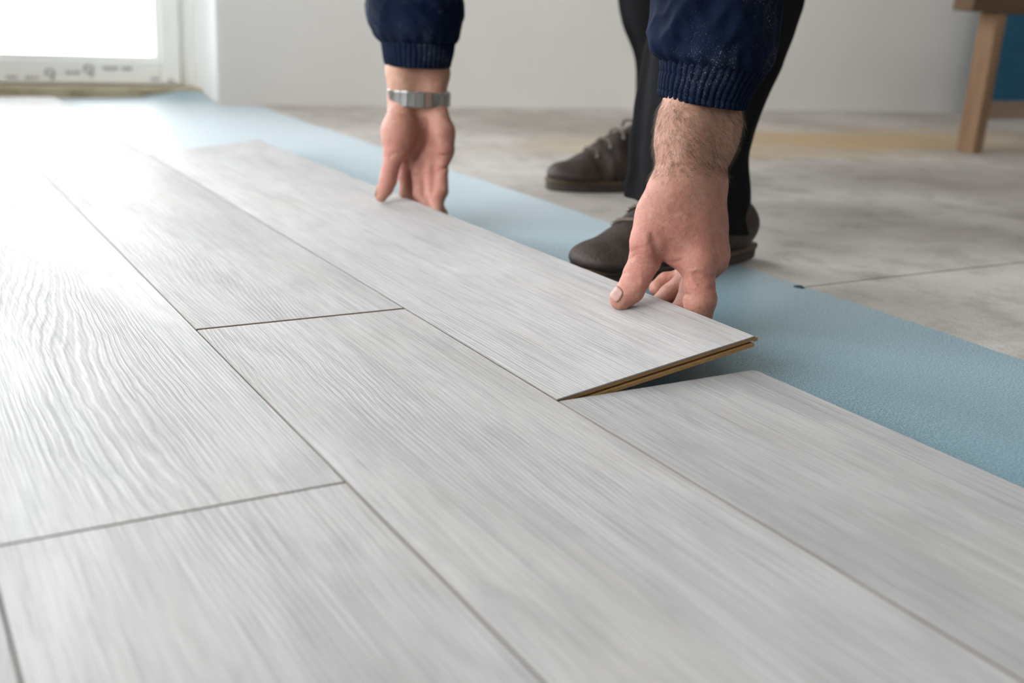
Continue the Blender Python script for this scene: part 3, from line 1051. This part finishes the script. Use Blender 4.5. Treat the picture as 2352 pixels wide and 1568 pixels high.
def sleeve_near():
    rings = [(at(1640, 152, .962), .0475, .048, -.06), (at(1634, 135, .961), .0535, .053, -.06), (at(1636, 110, .960), .0555, .055, -.04),
             (at(1640, 50, .955), .0570, .054, 0), (at(1645, -20, .95), .0585, .056, 0), (at(1655, -120, .95), .060, .058, 0),
             ((.30, .185, .42), .062, .060, 0), ((.312, .19, .50), .052, .050, 0)]

    def disp(th, s, c):
        z = c[2]
        k = min(1, max(0, (z-.236)/.02))
        g = .0016*math.sin(th*22+2*mnoise.noise((th*2, 1, 1)))*max(0, 1-(z-.232)/.022)      # gathers above the cuff
        pouch = .004*math.exp(-((th-math.pi*1.12)/.30)**2)*math.exp(-((z-.247)/.010)**2)-.006*math.exp(-((th-math.pi*1.27)/.16)**2)*math.exp(-((z-.247)/.009)**2)
        return .0065*(fold(th, z, 3., 1.6, 20)-.35)*k+g+pouch
    loft('sleeve', rings, 180, M_NAVY, jacket, disp, 14)

    def rib(th, s, c):
        band = .55+.45*abs(math.cos(s*math.pi*3))**.6 if True else 1
        stitch = -.0009*(math.exp(-((s-.36)/.03)**2)+math.exp(-((s-.70)/.03)**2))
        ph = th*46+1.6*mnoise.noise((th*3, s*4, 2))
        return .0013*(abs(math.sin(ph/2))**.6*2-1.1)+stitch
    # the cuff hugs the wrist: bottom ring first
    rg = [(at(1612, 236, .965), .0372, .0425, -.10), (at(1613, 232, .965), .0395, .0445, -.10), (at(1616, 214, .964), .0405, .0445, -.09),
          (at(1624, 190, .963), .0425, .0455, -.08), (at(1634, 165, .962), .0455, .047, -.07), (at(1640, 146, .962), .0480, .0485, -.06)]
    loft('cuff', rg, 460, M_NAVY, jacket, rib, 8, .0018, False)


def sleeve_far():
    rings = [(at(960, 100, 1.413), .0475, .044, .02), (at(958, 88, 1.412), .054, .050, .02), (at(954, 68, 1.411), .0585, .054, .02), (at(953, 40, 1.409), .0610, .056, .02),
             (at(953, 0, 1.407), .0620, .058, 0), (at(950, -70, 1.405), .063, .059, 0), ((.27, .72, .40), .063, .060, 0), ((.292, .71, .50), .052, .050, 0)]

    def disp(th, s, c):
        z = c[2]
        k = min(1, max(0, (z-.228)/.02))
        return .0075*(fold(th+z*9, z, 11., 1.4, 15)-.3)*k+.0012*math.sin(th*20)*max(0, 1-(z-.222)/.02)
    loft('sleeve', rings, 160, M_NAVY, jacket, disp, 12)

    def rib(th, s, c):
        return .0011*(abs(math.sin(th*21+mnoise.noise((th*3, s*3, 7))))**.6*2-1.1)
    rg = [(at(959, 153, 1.409), .0405, .039, .0), (at(959, 149, 1.409), .0425, .041, .0), (at(959, 138, 1.409), .0440, .042, .0), (at(960, 120, 1.410), .0460, .044, 0), (at(960, 96, 1.411), .0480, .0455, 0)]
    loft('cuff', rg, 340, M_NAVY, jacket, rib, 7, .0018, False)


sleeve_near(); sleeve_far()
fj = Field((.15, .02, .40), (1.08, .92, 1.05), .014)
dj = fj.chain([((.98, .60, .80), .14), ((.78, .52, .86), .155), ((.58, .42, .86), .165), ((.45, .37, .80), .12)], .06)
dj = smin(dj, fj.chain([((.43, .20, .78), .085), ((.36, .19, .64), .072), ((.31, .19, .47), .066)], .02), .05)
dj = smin(dj, fj.chain([((.43, .56, .78), .085), ((.35, .66, .64), .072), ((.29, .71, .47), .066)], .02), .05)
dj = dj-.006*np.sin(fj.X*38+fj.Z*25)*np.cos(fj.Y*30)
Vj, Qj = fj.surface(dj)
link_mesh('jacket_body', quad_mesh('jacket_body', relax(Vj, Qj, 2), Qj), M_NAVY, jacket, True)

trousers = empty('trousers', parent=person); trousers.location = -Vector(person.location)


def leg_near():
    rings = [(at(1585, 492, 1.284), .078, .080, -.22), (at(1584, 450, 1.286), .0765, .078, -.14), (at(1585, 380, 1.300), .0735, .074, 0), (at(1590, 320, 1.320), .0750, .073, 0),
             (at(1610, 230, 1.342), .0810, .077, 0), (at(1637, 130, 1.36), .0900, .083, 0), (at(1668, 0, 1.37), .0960, .088, 0), (at(1690, -100, 1.38), .098, .092, 0),
             ((.62, .53, .47), .098, .095, 0), ((.76, .53, .60), .105, .105, 0), ((.92, .55, .75), .13, .13, 0)]

    def disp(th, s, c):
        crease = .007*math.exp(-((th-math.pi)/.10)**2)
        vert = .004*math.sin(3*th+c[2]*6)+.0035*mnoise.noise((math.cos(th)*3, math.sin(th)*3, c[2]*5))
        hem = .003*mnoise.noise((th*2, c[2]*30, 1))
        return crease+vert+hem-.004
    loft('trouser_leg', rings, 120, M_TROU, trousers, disp, 8, .002)


def leg_far():
    rings = [(at(1556, 345, 1.83), .082, .078, 0), (at(1556, 320, 1.83), .081, .077, 0), (at(1560, 240, 1.82), .0790, .075, 0), (at(1568, 138, 1.81), .0800, .078, 0),
             (at(1554, 60, 1.80), .0880, .084, 0), (at(1545, 0, 1.80), .0900, .088, 0), (at(1545, -80, 1.80), .094, .09, 0), ((.76, .87, .48), .098, .095, 0), ((.86, .78, .62), .105, .105, 0), ((.96, .70, .76), .13, .13, 0)]

    def disp(th, s, c):
        return .006*math.exp(-((th-math.pi*1.05)/.12)**2)+.004*math.sin(3*th+1+c[2]*9)+.005*mnoise.noise((math.cos(th)*2, math.sin(th)*2, c[2]*11))-.004
    loft('trouser_leg', rings, 100, M_TROU, trousers, disp, 8, .002)


leg_near(); leg_far()
fp = Field((.70, .36, .50), (1.15, .88, 1.0), .014)
dp = smin(fp.ell((.95, .62, .78), (.15, .21, .17)), fp.cone((.9, .55, .70), (.82, .53, .62), .12, .10), .06)
Vp, Qp = fp.surface(dp)
link_mesh('seat', quad_mesh('seat', relax(Vp, Qp, 2), Qp), M_TROU, trousers, True)


def shoe(loc, ang, seed):
    s = empty('shoe', parent=person); s.location = Vector(loc)-Vector(person.location); s.rotation_euler = (0, 0, ang); s.scale = ((1.0, .93)[seed-1], 1, (.87, .95)[seed-1])
    f = Field((-.01, -.06, .0), (.305, .06, .175), .003)
    d = f.chain([((.045, 0, .050), .034), ((.11, 0, .050), .040), ((.165, 0, .044), .044), ((.215, .002, .030), .037)], .02)
    d = smin(d, f.ell((.243, .002, .027), (.052, .043, .022)), .015)
    d = smin(d, f.chain([((.060, 0, .055), .036), ((.085, 0, .085), .033)], .02), .02)
    d = smin(d, f.chain([((.115, 0, .094), .027), ((.180, 0, .056), .028)], .02), .015)
    d = np.maximum(d, .020-f.Z); d = np.maximum(d, f.Z-.138)
    d = d-.0016*np.sin(f.X*160+f.Z*60)*np.exp(-((f.X-.185)/.03)**2)
    V, Q = f.surface(d)
    # toe cap and quarter seams as shallow steps
    V = relax(V, Q, 2)
    seam = np.where((V[:, 0]-.205+.9*np.abs(V[:, 1])**1.3) > 0, .0012, 0)+np.where(V[:, 0] < .085+.25*(V[:, 2]-.02), .0012, 0)
    nrm = np.zeros_like(V); fn = np.cross(V[Q[:, 2]]-V[Q[:, 0]], V[Q[:, 3]]-V[Q[:, 1]])
    for k in range(4): np.add.at(nrm, Q[:, k], fn)
    nrm /= np.linalg.norm(nrm, axis=1)[:, None]+1e-12
    wr = np.array([mnoise.noise((x*60+seed*7, y*22, z*30))*math.exp(-((x-.20)/.05)**2)+.45*mnoise.noise((x*45, y*45, z*45+seed)) for x, y, z in V.tolist()])
    V = V+nrm*(seam+wr*.0022)[:, None]
    link_mesh('upper', quad_mesh('upper', V, Q), M_LEATH, s, True)

    def outline(g):
        pts = []
        for i in range(48):
            a = 2*math.pi*i/48
            x = .146+(.152+g)*math.cos(a)
            w = (.033 if math.cos(a) < 0 else .033+.012*math.sin(min(1, max(0, (x-.12)/.12))*math.pi/2))+g
            sy = math.copysign(abs(math.sin(a))**.72, math.sin(a))
            pts.append((x, w*sy*(1.0 if math.cos(a) < .55 else 1.0)))
        return pts
    v, f_ = prism(outline(-.002), 0, .013); link_mesh2('sole', v, f_, M_SOLE, s)
    v, f_ = prism(outline(0), .013, .020); link_mesh2('welt', v, f_, M_WELT, s)
    def top(x, y):     # height of the instep under the laces
        t = min(1, max(0, (x-.085)/.09)); return .143-.052*t-.30*y*y/.03
    for i in range(5):
        x = .120+.024*i; z = .060+(.225-x)*.66
        m = MB(); pts = [(x+.004*math.sin(k), y, z+.006-14*y*y) for k, y in enumerate(np.linspace(-.026, .026, 7))]
        m.tube(pts, .0028, 6)
        o = m.build('lace', M_LACE, None, True); o.parent = s
        for sy in (-1, 1):
            e = MB(); e.tube([(x, sy*.026, z-.006), (x, sy*.0295, z-.0042)], .0032, 10)
            o = e.build('eyelet', M_EYE, None, True); o.parent = s
    return s


def link_mesh2(name, v, f, mat, par):
    o = mesh_obj(name, v, f, mat); o.parent = par; o.location = (0, 0, 0); bevel(o, .002); return o


s1 = shoe((.516, .362, UB+.0016), math.pi+.17, 1)
s2 = shoe((.808, .815, SUB+.0003), math.pi-.18, 2)

# ------------------------------------------------------------------ wristwatch on the far wrist
watch = empty('wristwatch', tuple(at(962, 224, 1.409)))
tag(watch, 'steel wristwatch bracelet worn on the farther bare wrist', 'wristwatch')
wc = Vector(watch.location)
A_, B_ = .0400, .0335
NL = 24
for i in range(NL):
    th = 2*math.pi*(i+.5)/NL
    if 1.25 < th < 1.9: continue
    c = HR*(A_*math.cos(th))+HF*(B_*math.sin(th))
    tn = (HR*(-A_*math.sin(th))+HF*(B_*math.cos(th))); hl = tn.length*math.pi/NL*.95; tn.normalize()
    nn = tn.cross(Vector((0, 0, 1)))
    if nn.dot(c) < 0: nn = -nn
    big = 4.2 < th < 5.2
    hh = .0092 if not big else .0098; tk = .0013 if not big else .0019
    me = MB()
    for dz in (-hh, hh):
        for a, b in ((-hl, -tk), (hl, -tk), (hl, tk), (-hl, tk)):
            me.v.append(tuple(c+tn*a+nn*b+Vector((0, 0, dz))))
    me.f = list(BOXF); me.m = [0]*6
    o = me.build('bracelet_link' if not big else 'clasp', M_STEEL); o.parent = watch; o.location = (0, 0, 0); bevel(o, .0007)
cs = MB(); cc = HF*(B_+.003)
cs.tube([tuple(cc-HF*.005), tuple(cc+HF*.006)], .0195, 24)
o = cs.build('watch_case', M_STEEL); o.parent = watch; bevel(o, .001)
dl = MB(); dl.tube([tuple(cc+HF*.006), tuple(cc+HF*.0066)], .0165, 24)
o = dl.build('dial', mat_simple('black_dial', (.01, .01, .012), .2, .1, 50)); o.parent = watch

# ------------------------------------------------------------------ low wooden bench and blue board by the wall
M_WA = mat_wood('old_pine', (.20, .105, .052), (.37, .225, .125), 2)
M_WB = mat_wood('old_pine_rail', (.24, .15, .095), (.40, .29, .215), 0)
M_WC = mat_wood('dark_pine_rail', (.085, .045, .02), (.16, .09, .045), 0)
bench = empty('wooden_trestle', (1.95, 1.1, SUB))
tag(bench, 'low brown wooden trestle with a square leg and lower rail near the wall', 'trestle')
LX, LY = [1.902, 2.90], 1.082
bevel(MB().box(LX[0], LX[0]+.036, LY, LY+.050, SUB, .316).build('leg', M_WA, bench), .003)
for dy in (-.30, .30):
    lg = MB().add([(x, y+(dy if z < .1 else 0), z) for x, y, z in box_geo(LX[1], LX[1]+.036, LY, LY+.050, SUB, .316)], BOXF)
    bevel(lg.build('leg', M_WA, bench), .003)
bevel(MB().box(LX[0]-.10, LX[1]+.136, LY-.004, LY+.050, .3165, .372).build('top_beam', M_WC, bench), .003)
bevel(MB().box(LX[0]+.0365, LX[1]-.0005, LY+.010, LY+.034, .070, .112).build('stretcher', M_WB, bench), .003)
blue = empty('blue_board', (3.3, 1.87, SUB))
tag(blue, 'dark blue flat board standing against the wall behind the bench', 'board')
bd = MB(); bd.box(2.95, 3.85, 1.845, 1.875, SUB+.0002, .9)
bevel(bd.build('panel', M_BLUE, blue), .004)
ed = MB(); ed.box(2.938, 2.9495, 1.842, 1.878, SUB+.0002, .9); ed.box(2.938, 3.862, 1.842, 1.878, .9005, .912)
ed.build('edge_strip', M_BLUE, blue)
